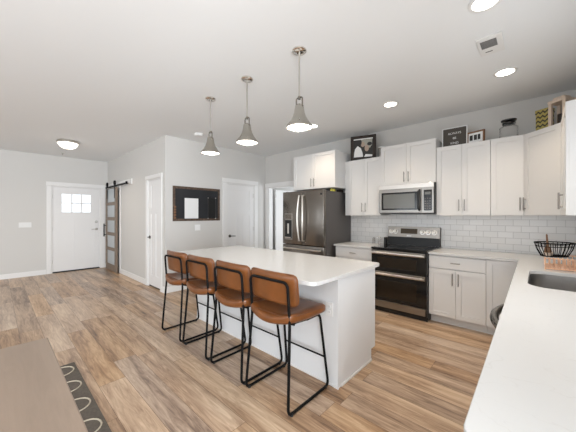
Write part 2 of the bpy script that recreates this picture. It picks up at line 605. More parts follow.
casing('trim_3', 'white casing around the front door', 'x', XL, 1, 0.91, 1.895, 2.09, w=0.09)
casing('trim_4', 'white casing around the opening behind the barn door', 'y', YB, -1, -8.32, -7.46, 2.04, w=0.09, hw=0.09)
casing('trim_5', 'white casing around the narrow closet door', 'y', YB, -1, -5.67, -5.05, 2.08, w=0.07, hw=0.075)
casing('trim_6', 'white casing around the door right of the chalkboard', 'x', XC, 1, 3.335, 4.095, 2.08, w=0.10)
casing('trim_7', 'white casing around the open doorway beside the fridge', 'y', YR, -1, -4.745, -3.93, 2.05, w=0.095)


# ------------------------------------------------------------------ doors (local: face -y, x 0..w, z 0..h)
def panel_face(bm, w, h, panels, t, d=0.009):
    """slab with recessed panels: frame pieces over a thinner core"""
    box(bm, 0, w, d, t, 0, h)
    xs = sorted({0, w, *[p[0] for p in panels], *[p[1] for p in panels]})
    zs = sorted({0, h, *[p[2] for p in panels], *[p[3] for p in panels]})
    for i in range(len(zs) - 1):
        run = None
        for j in range(len(xs) - 1):
            cx, cz = (xs[j] + xs[j + 1]) / 2, (zs[i] + zs[i + 1]) / 2
            solid = not any(p[0] < cx < p[1] and p[2] < cz < p[3] for p in panels)
            if solid and run is None: run = xs[j]
            if (not solid) and run is not None:
                box(bm, run, xs[j], 0, d + 0.0005, zs[i], zs[i + 1]); run = None
        if run is not None: box(bm, run, w, 0, d + 0.0005, zs[i], zs[i + 1])


def lever(parent, x, z, direction, label=None, m=None):
    m = m or M_NICKEL
    bm = BM()
    lathe(bm, [(0, 0), (0.032, 0), (0.032, -0.008), (0.026, -0.012), (0.012, -0.014), (0.012, -0.045), (0, -0.045)], 18, (x, 0, z), 'Y')
    tube(bm, fillet([(x, -0.042, z), (x + direction * 0.03, -0.048, z), (x + direction * 0.115, -0.046, z - 0.004)], 0.02), 0.009, 8)
    o = obj('door_handle', bm, m, parent, True)
    if label: o['label'] = label
    return o


def hinges(parent, x, zs):
    for z in zs:
        bm = BM(); lathe(bm, [(0, 0), (0.008, 0), (0.008, 0.09), (0, 0.09)], 10, (x, -0.004, z))
        obj('hinge', bm, M_NICKEL, parent, True)


def door(name, label, w, h, panels, loc, rotz, t=0.035):
    e = thing(name, label, 'door', loc, rotz); e['kind'] = 'structure'
    bm = BM(); panel_face(bm, w, h, panels, t)
    obj('slab', bm, M_DOOR, e)
    return e


# front door: wall x=-8.5 faces +x -> rotate +90 (local -y -> +x), local x -> +y
fd = thing('door_1', 'white front door with six small window panes near the top', 'door', (XL - 0.02, 0.930, 0.03), PI / 2)
fd['kind'] = 'structure'
w, h = 0.945, 2.04
L0, L1, Z0, Z1 = 0.175, 0.755, 1.435, 1.88
bm = BM()
box(bm, 0, w, 0.008, 0.04, 0, Z0 - 0.06); box(bm, 0, w, 0.008, 0.04, Z1, h)
box(bm, 0, L0, 0.008, 0.04, Z0 - 0.06, Z1); box(bm, L1, w, 0.008, 0.04, Z0 - 0.06, Z1); box(bm, L0, L1, 0.008, 0.04, Z0 - 0.06, Z0)
box(bm, 0, 0.115, 0, 0.0085, 0, h); box(bm, w - 0.115, w, 0, 0.0085, 0, h)
box(bm, 0.115, w - 0.115, 0, 0.0085, Z1, h); box(bm, 0.115, w - 0.115, 0, 0.0085, Z0 - 0.2, Z0); box(bm, 0.115, w - 0.115, 0, 0.0085, 0, 0.2)
box(bm, 0.115, L0, 0, 0.0085, Z0, Z1); box(bm, L1, w - 0.115, 0, 0.0085, Z0, Z1)
box(bm, w / 2 - 0.05, w / 2 + 0.05, 0, 0.0085, 0.2, Z0 - 0.2)
obj('slab', bm, M_DOOR, fd)
bm = BM()
for i in (1, 2):
    x = L0 + (L1 - L0) * i / 3; box(bm, x - 0.013, x + 0.013, 0.0, 0.036, Z0, Z1)
box(bm, L0, L1, 0.002, 0.034, (Z0 + Z1) / 2 - 0.013, (Z0 + Z1) / 2 + 0.013)
obj('muntins', bm, M_TRIM, fd)
obj('glass', box(BM(), L0, L1, 0.016, 0.020, Z0, Z1), M_DOORGL, fd)
lever(fd, 0.875, 1.0, -1)
bm = BM(); lathe(bm, [(0, 0), (0.034, 0), (0.034, -0.012), (0.026, -0.02), (0, -0.02)], 18, (0.875, 0, 1.19), 'Y'); box(bm, 0.870, 0.880, -0.036, -0.018, 1.175, 1.205, 0.002)
obj('deadbolt', bm, M_NICKEL, fd, True)
hinges(fd, -0.004, (0.2, 0.98, 1.76))
tag(obj('threshold', box(BM(), XL - 0.11, XL - 0.005, 0.93, 1.875, 0, 0.026, 0.003), M_BPLAST), 'black threshold strip under the front door', 'threshold')

tri = lambda w: [(0.11, w - 0.11, 1.50, 1.93)] + [(0.11 + i * ((w - 0.22 - 0.10) / 3 + 0.05), 0.11 + i * ((w - 0.22 - 0.10) / 3 + 0.05) + (w - 0.22 - 0.10) / 3, 0.2, 1.38) for i in range(3)]
duo = lambda w: [(0.11, w - 0.11, 1.50, 1.93)] + [(0.11 + i * ((w - 0.22 - 0.09) / 2 + 0.09), 0.11 + i * ((w - 0.22 - 0.09) / 2 + 0.09) + (w - 0.22 - 0.09) / 2, 0.2, 1.38) for i in range(2)]
d2 = door('door_2', 'narrow white panelled closet door left of the chalkboard wall', 0.58, 2.03, duo(0.58), (-5.65, YB + 0.012, 0.03), 0)
lever(d2, 0.06, 0.93, 1, 'dark nickel lever handle', M_BRONZE)
tag(obj('gap_shade_strip', box(BM(), -5.64, -5.08, YB + 0.02, YB + 0.06, 0.0, 0.024), M_BPLAST), 'dark strip painting the shaded gap under the narrow closet door', 'threshold')  # black strip stands in for the shade in the gap below the door
d3 = door('door_3', 'white panelled interior door right of the chalkboard', 0.72, 2.045, tri(0.72), (XC - 0.012, 3.355, 0.012), PI / 2)
lever(d3, 0.07, 0.93, 1, 'dark nickel lever handle', M_BRONZE)
hinges(d3, 0.722, (0.25, 1.02, 1.78))
d4 = door('door_4', 'white door standing open in the doorway beside the fridge', 0.70, 1.995, tri(0.70), (-4.672, 4.62, 0.012), PI / 2)
hinges(d4, -0.006, (0.25, 1.02, 1.80))

# ------------------------------------------------------------------ barn door and rail
bd = thing('barn_door', 'rustic grey brown sliding barn door with five frosted panes', 'barn door', (-8.28, 1.958, 0.012))
w, h, t = 0.88, 2.05, 0.038
bm = BM()
box(bm, 0, 0.10, 0, t, 0, h, 0.003); box(bm, w - 0.12, w, 0, t, 0, h, 0.003)
zz = [0.16 + i * 0.376 for i in range(6)]
box(bm, 0.10, w - 0.12, 0, t, 0, 0.16, 0.003)
for i in range(1, 5): box(bm, 0.10, w - 0.12, 0, t, zz[i] - 0.04, zz[i] + 0.04, 0.003)
box(bm, 0.10, w - 0.12, 0, t, zz[5], h, 0.003)
obj('frame', bm, M_BWOOD, bd)
for i in range(5):
    obj('pane', box(BM(), 0.095, w - 0.115, 0.015, 0.022, zz[i] + (0.04 if i else 0), zz[i + 1] - (0.04 if i < 4 else 0)), M_FROST, bd)
for x in (0.12, w - 0.12):
    bm = BM()
    box(bm, x - 0.02, x + 0.02, -0.006, 0, h - 0.26, h + 0.10, 0.001)
    o = obj('hanger_strap', bm, M_BLACK, bd)
    bm = BM(); lathe(bm, [(0, -0.012), (0.052, -0.012), (0.056, 0.0), (0.052, 0.020), (0, 0.020)], 20, (x, 0.0, h + 0.115), 'Y')
    obj('roller', bm, M_BLACK, o, True)
bm = BM()
tube(bm, [(0.05, -0.05, 0.83), (0.05, -0.05, 1.16)], 0.014, 8)
tube(bm, [(0.05, 0.0, 0.88), (0.05, -0.05, 0.88)], 0.009, 8); tube(bm, [(0.05, 0.0, 1.11), (0.05, -0.05, 1.11)], 0.009, 8)
obj('pull_handle', bm, M_BLACK, bd, True)

br = thing('barn_door_rail', 'black steel rail on a white board above the barn door', 'rail', (-8.36, YB, 2.10))
obj('backer_board', box(BM(), 0.0, 1.80, -0.02, 0, -0.02, 0.10, 0.002), M_TRIM, br)
obj('rail_bar', box(BM(), 0.02, 1.72, -0.082, -0.074, -0.018, 0.022, 0.001), M_BLACK, br)
for x in (0.25, 0.7, 1.2, 1.60):
    bm = BM(); lathe(bm, [(0, -0.018), (0.011, -0.018), (0.011, -0.078), (0, -0.078)], 10, (x, 0, 0.002), 'Y')
    obj('standoff', bm, M_BLACK, br, True)
bm = BM(); lathe(bm, [(0, -0.10), (0.03, -0.10), (0.03, -0.072), (0, -0.072)], 16, (1.70, 0, 0.01), 'Y')
obj('end_stop', bm, M_BLACK, br, True)


# ------------------------------------------------------------------ wall plates
def plate(label, loc, rotz, n, kind='rocker', name='switch_plate', cat='light switch'):
    w = 0.07 + (n - 1) * 0.046
    e = thing(name, label, cat, loc, rotz)
    obj('cover', box(BM(), -w / 2, w / 2, -0.006, 0, -0.057, 0.057, 0.002), M_WHITEP, e)
    for i in range(n):
        c = (i - (n - 1) / 2) * 0.046
        if kind == 'rocker':
            obj('rocker', box(BM(), c - 0.016, c + 0.016, -0.010, -0.0055, -0.033, 0.033, 0.002), M_PAPER, e)
        else:
            for s in (-1, 1):
                bm = BM(); box(bm, c - 0.016, c + 0.016, -0.009, -0.0055, s * 0.022 - 0.014, s * 0.022 + 0.014, 0.003)
                sk = obj('socket', bm, M_PAPER, e)
                bm = BM(); box(bm, c - 0.008, c - 0.005, -0.0095, -0.0088, s * 0.022 - 0.006, s * 0.022 + 0.006); box(bm, c + 0.005, c + 0.008, -0.0095, -0.0088, s * 0.022 - 0.006, s * 0.022 + 0.006)
                obj('slot', bm, M_NICKEL, sk)
    return e


plate('white four gang light switch plate left of the front door', (XL, 0.46, 1.17), PI / 2, 4)
plate('white two gang light switch plate below the chalkboard', (XC, 2.67, 1.15), PI / 2, 2)

# ------------------------------------------------------------------ chalkboard
cb = thing('chalkboard', 'black chalkboard in a rustic wood frame on the bright wall', 'chalkboard', (XC, 2.18, 1.28), PI / 2)
w, h = 0.985, 0.645
obj('board', box(BM(), 0.02, w - 0.02, -0.010, -0.002, 0.02, h - 0.02), M_CHALK, cb)
for nm, a in (('rail', (0, w, h - 0.045, h)), ('rail', (0, w, 0, 0.045)), ('stile', (0, 0.045, 0.045, h - 0.045)), ('stile', (w - 0.045, w, 0.045, h - 0.045))):
    obj('frame_' + nm, box(BM(), a[0], a[1], -0.014, -0.001, a[2], a[3], 0.002), M_RWOOD, cb)
cs = thing('notice_sheet', 'white sheet in a black clip frame on the chalkboard', 'notice', (XC + 0.0145, 2.385, 1.315), PI / 2)
obj('backing', box(BM(), 0, 0.30, -0.008, 0, 0.0, 0.41, 0.001), M_BPLAST, cs)
obj('sheet', box(BM(), 0.012, 0.288, -0.0095, -0.008, 0.012, 0.395), M_PAPER, cs)
ck = thing('dark_panel', 'thin dark panel with corner clips at the right of the chalkboard', 'panel', (XC + 0.0145, 2.885, 1.325), PI / 2)
obj('panel_face', box(BM(), 0, 0.17, -0.005, 0, 0, 0.41, 0.001), M_BPLAST, ck)
bm = BM(); tube(bm, [(0.0, -0.006, 0), (0.17, -0.006, 0), (0.17, -0.006, 0.41), (0, -0.006, 0.41)], 0.0025, 6, True); obj('outline', bm, M_FSIDE, ck)
for x in (0.0, 0.17):
    for z in (0.0, 0.41): obj('clip', box(BM(), x - 0.009, x + 0.009, -0.014, -0.004, z - 0.009, z + 0.009, 0.002), M_NICKEL, ck)
bm = BM()
for i in range(5): box(bm, 0, 0.04, -0.012, 0, i * 0.05, i * 0.05 + 0.034, 0.002)
tag(obj('card_rack', bm, M_BRWOOD, loc=(XC + 0.0145, 2.195, 1.325), rotz=PI / 2), 'small brown slotted rack at the chalkboard left edge', 'rack')


# ------------------------------------------------------------------ cabinets (local: face -y at y=0, x 0..w, z 0..h)
def shaker(bm, w, h, fr=0.055, t=0.02):
    panel_face(bm, w, h, [(fr, w - fr, fr, h - fr)], t, 0.011)


def bar_pull(parent, x, z, ln, vertical, y=0.0, m=None):
    bm = BM()
    o = 0.028
    if vertical:
        tube(bm, [(x, y - o, z - ln / 2), (x, y - o, z + ln / 2)], 0.0058, 8)
        for s in (-1, 1): tube(bm, [(x, y, z + s * ln * 0.36), (x, y - o, z + s * ln * 0.36)], 0.0045, 6)
    else:
        tube(bm, [(x - ln / 2, y - o, z), (x + ln / 2, y - o, z)], 0.0058, 8)
        for s in (-1, 1): tube(bm, [(x + s * ln * 0.36, y, z), (x + s * ln * 0.36, y - o, z)], 0.0045, 6)
    return obj('handle', bm, m or M_PULL, parent, True)


def cab_door(parent, x0, x1, z0, z1, pull=None, pz=None, pl=0.15, m=None, loc=None, rotz=None):
    w, h = x1 - x0 - 0.003, z1 - z0 - 0.003
    bm = BM(); shaker(bm, w, h)
    d = obj('door', bm, m or M_CAB, parent, loc=loc or (x0 + 0.0015, -0.02, z0 + 0.0015), rotz=rotz)
    if pull is not None: bar_pull(d, 0.03 if pull == 'L' else w - 0.03, pz, pl, True)
    return d


def cab_drawer(parent, x0, x1, z0, z1, m=None, pl=0.10):
    w, h = x1 - x0 - 0.003, z1 - z0 - 0.003
    bm = BM(); box(bm, 0, w, 0, 0.02, 0, h, 0.0015)
    d = obj('drawer_front', bm, m or M_CAB, parent, loc=(x0 + 0.0015, -0.02, z0 + 0.0015))
    bar_pull(d, w / 2, h / 2, pl, False)
    return d


def wall_cab(label, loc, w, d, h, ndoors, rotz=0, pulls=None, z_pull=0.13, group='white shaker wall cabinets'):
    e = thing('wall_cabinet', label, 'cabinet', loc, rotz, group)
    obj('body', box(BM(), 0, w, 0, d, 0, h, 0.001), M_CAB, e)
    dw = w / ndoors
    for i in range(ndoors):
        p = pulls[i] if pulls else ('R' if i == 0 else 'L')
        cab_door(e, i * dw, (i + 1) * dw, 0, h, p, z_pull)
    return e


YU = 4.14
wall_cab('white shaker cabinet with two doors between fridge and microwave, under the wedding photo', (-2.39, YU, 1.385), 0.575, 0.308, 0.93, 2)
wall_cab('short white shaker cabinet with two doors directly above the microwave', (-1.812, YU - 0.02, 1.842), 0.782, 0.328, 0.604, 2, z_pull=0.11)
wall_cab('white shaker cabinet with two doors right of the microwave, under the letter board', (-1.028, YU, 1.385), 0.598, 0.308, 0.93, 2)
wall_cab('narrow white shaker cabinet with one door under the glass jar', (-0.428, YU, 1.385), 0.306, 0.308, 0.93, 1, pulls=['R'])
wall_cab('short deep white shaker cabinet with two doors above the fridge', (-3.385, 3.84, 1.855), 0.915, 0.608, 0.62, 2, z_pull=0.11)
wall_cab('white shaker cabinet on the sink wall at the right edge', (0.185, 3.835, 1.385), 0.68, 0.303, 0.93, 2, rotz=-PI / 2, pulls=['R', 'L'])
# filler beside the left upper cabinet
tag(obj('filler_strip', box(BM(), -2.468, -2.392, 4.145, 4.449, 1.385, 2.315), M_CAB), 'white filler strip between fridge cabinet and wall cabinet', 'filler')

cc = thing('corner_wall_cabinet', 'white diagonal corner cabinet with one wide door', 'cabinet', (-0.119, 4.14, 1.385), 0, 'white shaker wall cabinets')
bm = BM(); prism(bm, [(0, 0.012), (0.296, -0.302), (0.594, -0.302), (0.594, 0.308), (0, 0.308)], 0, 0.93)
obj('body', bm, M_CAB, cc)
cab_door(cc, 0, 0.425, 0, 0.93, 'L', 0.13, loc=(-0.006, -0.004, 0.0015), rotz=-PI / 4 - 0.02)


def base_cab(label, loc, w, d, rotz=0, drawer=True, ndoors=2, pulls=None, kick=0.08, m=None, h=0.884, name='base_cabinet', blank=False):
    m = m or M_CAB
    e = thing(name, label, 'cabinet', loc, rotz, 'white shaker base cabinets')
    bm = BM(); box(bm, 0, w, 0, d, 0.11, h, 0.001)
    obj('body', bm, m, e)
    obj('toe_kick', box(BM(), 0, w, kick, d, 0, 0.11), m, e)
    zt = 0.715 if drawer else h
    if drawer: cab_drawer(e, 0, w, 0.72, h - 0.012, m)
    dw = w / ndoors
    for i in range(ndoors):
        p = None if blank else (pulls[i] if pulls else ('R' if i == 0 else 'L'))
        cab_door(e, i * dw, (i + 1) * dw, 0.115, zt - 0.004, p, zt - 0.115 - 0.12, m=m)
    return e


base_cab('white base cabinet with one drawer between fridge and range', (-2.46, 3.84, 0), 0.652, 0.60, ndoors=1, pulls=['R'])
base_cab('white base cabinet with one drawer over two doors right of the range', (-1.042, 3.84, 0), 0.602, 0.60)
base_cab('narrow white blind corner panel cabinet beside the drawer cabinet', (-0.438, 3.84, 0), 0.335, 0.60, drawer=False, ndoors=1, blank=True)
base_cab('white sink base cabinet below the sink', (-0.10, 3.42, 0), 1.05, 0.58, rotz=-PI / 2, drawer=False, h=0.68)
base_cab('white end cabinet under the near end of the long counter', (-0.10, 1.75, 0), 1.02, 0.58, rotz=-PI / 2)

# dishwasher under the long counter
dw_ = thing('dishwasher', 'stainless dishwasher with bowed handle under the long counter', 'dishwasher', (-0.10, 2.365, 0), -PI / 2)
obj('body', box(BM(), 0, 0.605, 0, 0.57, 0.0, 0.87), M_FSIDE, dw_)
obj('front_panel', box(BM(), 0.003, 0.602, -0.024, -0.001, 0.10, 0.868, 0.004), M_STEEL, dw_)
bm = BM()
pts = []
for i in range(13):
    a = i / 12
    pts.append((0.05 + a * 0.505, -0.024 - 0.070 * math.sin(PI * a) ** 0.6, 0.785))
tube(bm, pts, 0.022, 10)
obj('handle', bm, M_STEELD, dw_, True)

# ------------------------------------------------------------------ countertops
def cut(bm, cutter_bm):
    a = bpy.data.meshes.new('a'); bmesh.ops.recalc_face_normals(bm, faces=bm.faces[:]); bm.to_mesh(a); bm.free()
    b = bpy.data.meshes.new('b'); bmesh.ops.recalc_face_normals(cutter_bm, faces=cutter_bm.faces[:]); cutter_bm.to_mesh(b); cutter_bm.free()
    oa = bpy.data.objects.new('a', a); ob = bpy.data.objects.new('b', b)
    COL.objects.link(oa); COL.objects.link(ob)
    md = oa.modifiers.new('x', 'BOOLEAN'); md.operation = 'DIFFERENCE'; md.object = ob; md.solver = 'EXACT'
    bpy.context.view_layer.update()
    me = bpy.data.meshes.new_from_object(oa.evaluated_get(bpy.context.evaluated_depsgraph_get()))
    bpy.data.objects.remove(oa); bpy.data.objects.remove(ob)
    r = BM(); r.from_mesh(me); bpy.data.meshes.remove(me)
    return r


SX0, SX1, SY0, SY1 = -0.055, 0.36, 2.42, 3.16
pts = [(-1.043, 3.80), (-0.147, 3.80), (-0.124, 0.72)]
pts += [(-0.124 + 0.03 - 0.03 * math.cos(a), 0.72 - 0.03 * math.sin(a)) for a in (0.4, 0.8, 1.2, PI / 2)]
pts += [(XR - 0.009, 0.69), (XR - 0.009, YR - 0.009), (-1.043, YR - 0.009)]
bm = BM(); prism(bm, pts, 0.886, 0.914, 0.003)
c = BM(); prism(c, rrect(SX0, SX1, SY0, SY1, 0.11), 0.8, 1.0)
ct = tag(obj('countertop', cut(bm, c), M_QUARTZ), 'long white quartz counter around the corner with the sink in it', 'countertop')
tag(obj('countertop', prism(BM(), [(-2.485, 3.80), (-1.812, 3.80), (-1.812, YR - 0.009), (-2.485, YR - 0.009)], 0.886, 0.914, 0.003), M_QUARTZ),
    'short white quartz counter between fridge and range', 'countertop')

# sink bowl
bm = BM()
outer = rrect(SX0 - 0.012, SX1 + 0.012, SY0 - 0.012, SY1 + 0.012, 0.12)
inn = rrect(SX0 + 0.002, SX1 - 0.002, SY0 + 0.002, SY1 - 0.002, 0.108)
low = rrect(SX0 + 0.008, SX1 - 0.008, SY0 + 0.008, SY1 - 0.008, 0.102)
bot = rrect(SX0 + 0.03, SX1 - 0.03, SY0 + 0.03, SY1 - 0.03, 0.085)
R = [[bm.verts.new((x, y, z)) for x, y in P] for P, z in ((outer, 0.885), (inn, 0.885), (low, 0.72), (bot, 0.70))]
for A, B in zip(R, R[1:]):
    n = len(A)
    for i in range(n): bm.faces.new((A[i], A[(i + 1) % n], B[(i + 1) % n], B[i]))
bm.faces.new(R[-1])
sk = thing('sink', 'undermount stainless steel sink in the long counter', 'sink', (0, 0, 0))
so = obj('bowl', bm, M_SINK, sk, True)
so.modifiers.new('t', 'SOLIDIFY').thickness = 0.0015
bm = BM(); lathe(bm, [(0, 0.004), (0.03, 0.004), (0.045, 0.002), (0.045, 0)], 20, ((SX0 + SX1) / 2, (SY0 + SY1) / 2, 0.702)); obj('drain', bm, M_CHROME, sk, True)

# ------------------------------------------------------------------ island
ib = thing('island_cabinet', 'white kitchen island base with flat panel back and end', 'island', (0, 0, 0))
bm = BM(); box(bm, -3.40, -1.195, 1.868, 2.44, 0.0, 0.11); obj('plinth', bm, M_ISL, ib)
bm = BM(); box(bm, -3.40, -1.195, 1.868, 2.50, 0.11, 0.884); obj('body', bm, M_ISL, ib)
bm = BM(); box(bm, -3.40, -1.195, 1.860, 1.868, 0.0, 0.884); obj('back_panel', bm, M_ISL, ib)
bm = BM()
pp = [(1.856, 0.0), (2.44, 0.0), (2.44, 0.11), (2.522, 0.11), (2.522, 0.884), (1.856, 0.884)]
a = [bm.verts.new((-1.195, y, z)) for y, z in pp]; b = [bm.verts.new((-1.172, y, z)) for y, z in pp]
bm.faces.new(a); bm.faces.new(b[::-1])
for i in range(6): bm.faces.new((a[i], b[i], b[(i + 1) % 6], a[(i + 1) % 6]))
obj('end_panel', bm, M_ISL, ib)
bm = BM(); box(bm, -3.40, -3.402, 1.86, 2.50, 0.11, 0.884)
bm = BM(); box(bm, -1.172, -1.164, 1.90, 2.44, 0.0, 0.02, 0.002); box(bm, -3.40, -1.20, 1.852, 1.86, 0.0, 0.018, 0.002); box(bm, -1.21, -1.164, 1.847, 1.856, 0.0, 0.02, 0.002)
obj('shoe_moulding', bm, M_TRIM, ib)
for i in range(3):
    x0 = -3.40 + i * 0.735
    bmx = BM(); shaker(bmx, 0.73, 0.765)
    dd = obj('door', bmx, M_ISL, ib, loc=(x0 + 0.732, 2.52, 0.115), rotz=PI)
    bar_pull(dd, 0.04, 0.65, 0.15, True)
it = tag(obj('island_countertop', prism(BM(), rrect(-3.47, -1.145, 1.505, 2.60, 0.05), 0.886, 0.914, 0.003), M_QUARTZ),
         'white quartz slab on the island with rounded corners', 'countertop')
plate('white outlet on the island back behind the nearest stool', (-1.255, 1.858, 0.62), 0, 1, 'outlet', 'outlet', 'outlet')

# ------------------------------------------------------------------ bar stools
def make_stool(label):
    e = thing('bar_stool', label, 'bar stool', (0, 0, 0), 0, 'leather bar stools along the island')
    X0, X1 = 0.229, 0.202
    pts = [(-X1, 0.0, 0.604), (-X1, 0.165, 0.604), (-X0, 0.245, 0.012), (-X0, -0.235, 0.012), (-X1, -0.19, 0.62), (-X1, -0.212, 0.912),
           (X1, -0.212, 0.912), (X1, -0.19, 0.62), (X0, -0.235, 0.012), (X0, 0.245, 0.012), (X1, 0.165, 0.604), (X1, 0.0, 0.604)]
    P = fillet(pts, 0.05, 6)
    bm = BM(); tube(bm, P, 0.0105, 8)
    obj('frame', bm, M_BLACK, e, True)
    bm = BM(); yy, zz_ = 0.215, 0.245
    tube(bm, [(-0.221, yy, zz_), (0.221, yy, zz_)], 0.007, 8)
    obj('footrest', bm, M_BLACK, e, True)
    bm = BM()
    for y in (-0.14, 0.10): tube(bm, fillet([(-X1, y, 0.604), (-0.1, y, 0.594), (0.1, y, 0.594), (X1, y, 0.604)], 0.05), 0.008, 8)
    tube(bm, [(-X1, -0.19, 0.62), (-X1, 0.0, 0.604)], 0.008, 8); tube(bm, [(X1, -0.19, 0.62), (X1, 0.0, 0.604)], 0.008, 8)
    obj('seat_support', bm, M_BLACK, e, True)
    for sx in (-1, 1):
        for y in (-0.20, 0.205):
            bm = BM(); lathe(bm, [(0, 0.0), (0.012, 0.0), (0.013, 0.006), (0.011, 0.02), (0, 0.02)], 12, (sx * X0, y, 0.0))
            obj('foot_pad', bm, M_RUBBER, e, True)

    def seat_def(p):
        x, y, z = p
        k = max(0, -y / 0.2)
        y2 = y - 0.035 * (1 - (x / 0.24) ** 2) * k            # rear edge bulges back
        x2 = x * (1 - 0.06 * k * k)
        dip = -0.022 * (1 - (x / 0.24) ** 2) * (0.4 + 0.6 * k) + 0.022 * k * k * (abs(x) / 0.24) ** 2
        return (x2, y2, z + dip)
    bm = BM(); roundbox(bm, (0, 0.008, 0.646), (0.240, 0.212, 0.037), (0.04, 0.04, 0.03), 13, seat_def)
    s = obj('seat', bm, M_LEATH, e, True)
    bm = BM()
    rr = rrect(-0.24, 0.24, -0.197, 0.197, 0.05, 6)
    tube(bm, [(lambda q: (q[0], q[1], q[2] + 0.652))(seat_def((x, y, 0.012))) for x, y in rr], 0.0035, 6, True)
    obj('seat_piping', bm, M_LEATHD, s, True)

    def back_def(p):
        x, y, z = p
        c = (x / 0.25) ** 2
        return (x, y + 0.028 * c - z * 0.10, z + 0.0)
    bm = BM(); roundbox(bm, (0, -0.174, 0.850), (0.245, 0.024, 0.118), (0.045, 0.022, 0.045), 13, back_def)
    b = obj('backrest', bm, M_LEATH, e, True)
    bm = BM()
    rr = rrect(-0.242, 0.242, -0.115, 0.115, 0.045, 6)
    tube(bm, [(lambda q: (q[0], q[1] - 0.174, q[2] + 0.850))(back_def((x, -0.013, z))) for x, z in rr], 0.0035, 6, True)
    obj('back_piping', bm, M_LEATHD, b, True)
    return e


st = make_stool('tan leather bar stool nearest the camera, at the near end of the island')
st.location = (-1.480, 1.590, 0)
dup(st, (-1.998, 1.590, 0), 'tan leather bar stool second from the near end of the island', 0.0)
dup(st, (-2.545, 1.590, 0), 'tan leather bar stool third from the near end of the island', 0.0)
dup(st, (-3.075, 1.590, 0), 'tan leather bar stool farthest from the camera, nearest the chalkboard', 0.0)

# ------------------------------------------------------------------ fridge
fr = thing('refrigerator', 'dark stainless french door refrigerator with water dispenser', 'refrigerator', (-3.43, 3.57, 0))
w = 0.905
obj('case', box(BM(), 0.004, w - 0.004, 0.085, 0.865, 0.012, 1.79, 0.004), M_FSIDE, fr)
def curved_front(bm, x0, x1, z0, z1, d=0.075):
    box(bm, x0, x1, 0, d, z0, z1, 0.010, 3)
gap = 0.004
for nm, a in (('left_door', (0, w / 2 - gap / 2)), ('right_door', (w / 2 + gap / 2, w))):
    bm = BM(); curved_front(bm, a[0], a[1], 0.878, 1.805)
    d = obj(nm, bm, M_STEELD, fr, True)
    x = w / 2 - 0.048 if nm == 'left_door' else w / 2 + 0.048
    sg = -1 if nm == 'left_door' else 1
    pts = [(x, 0.0, 1.725)] + [(x + sg * 0.022 * (math.sin(PI * i / 10) - 0.5), -0.03 - 0.028 * math.sin(PI * i / 10), 1.725 - 0.775 * i / 10) for i in range(11)] + [(x, 0.0, 0.95)]
    bm = BM(); tube(bm, pts, 0.014, 10)
    obj('handle', bm, M_STEELB, d, True)
for z0, z1 in ((0.47, 0.870), (0.06, 0.462)):
    bm = BM(); curved_front(bm, 0, w, z0, z1)
    d = obj('freezer_drawer', bm, M_STEELD, fr, True)
    z = z1 - 0.06
    bm = BM(); tube(bm, fillet([(0.06, 0, z), (0.06, -0.048, z), (w - 0.06, -0.048, z), (w - 0.06, 0, z)], 0.04), 0.014, 10)
    obj('handle', bm, M_STEELB, d, True)
ds = obj('dispenser', box(BM(), 0.050, 0.235, -0.004, 0.002, 0.95, 1.42, 0.002), M_STEEL, fr)
obj('dispenser_recess', box(BM(), 0.062, 0.222, -0.006, -0.003, 0.98, 1.30, 0.001), M_BPLAST, ds)
obj('dispenser_screen', box(BM(), 0.062, 0.222, -0.006, -0.003, 1.325, 1.405, 0.001), M_STEELD, ds)
bm = BM(); box(bm, 0.125, 0.16, -0.016, -0.004, 1.06, 1.24, 0.004); box(bm, 0.07, 0.20, -0.020, -0.004, 0.985, 1.0, 0.002)
obj('dispenser_paddle', bm, M_STEELB, ds)
bm = BM(); lathe(bm, [(0, -0.003), (0.018, -0.003), (0.018, 0.001), (0, 0.001)], 16, (w - 0.045, 0, 1.735), 'Y')
obj('badge', bm, M_BPLAST, fr)
for x in (0.05, w - 0.09): obj('hinge_cover', box(BM(), x, x + 0.05, 0.03, 0.12, 1.78, 1.812, 0.004), M_STEELD, fr)
obj('toe_grille', box(BM(), 0.02, w - 0.02, 0.05, 0.084, 0.0, 0.06), M_BPLAST, fr)
tag(obj('sponge_roll', lathe(BM(), [(0, -0.05), (0.023, -0.05), (0.026, -0.03), (0.026, 0.03), (0.023, 0.05), (0, 0.05)], 16, (-2.585, 3.93, 1.818), 'Y'), M_YEL, smooth=True), 'small yellow roll lying on top of the refrigerator', 'roll')
tag(obj('storage_tin', roundbox(BM(), (-2.59, 4.16, 1.815), (0.04, 0.05, 0.024), (0.01, 0.01, 0.008), 5), M_DKWOOD, smooth=True), 'small dark tin on top of the refrigerator behind the yellow roll', 'tin')

# ------------------------------------------------------------------ range
rg = thing('range', 'stainless double oven electric range with black glass doors', 'range', (-1.808, 3.765, 0))
w = 0.762
obj('case', box(BM(), 0.002, w - 0.002, 0.04, 0.67, 0.03, 0.895), M_BPLAST, rg)
obj('cooktop', box(BM(), 0, w, -0.005, 0.60, 0.897, 0.925, 0.006), M_BGLASS, rg)
for (x, y, r) in ((0.2, 0.16, 0.10), (0.56, 0.16, 0.115), (0.2, 0.44, 0.08), (0.56, 0.44, 0.08)):
    bm = BM(); tube(bm, [(x + r * math.cos(2 * PI * i / 32), y + r * math.sin(2 * PI * i / 32), 0.9252) for i in range(32)], 0.001, 4, True)
    obj('burner_ring', bm, M_FSIDE, rg)


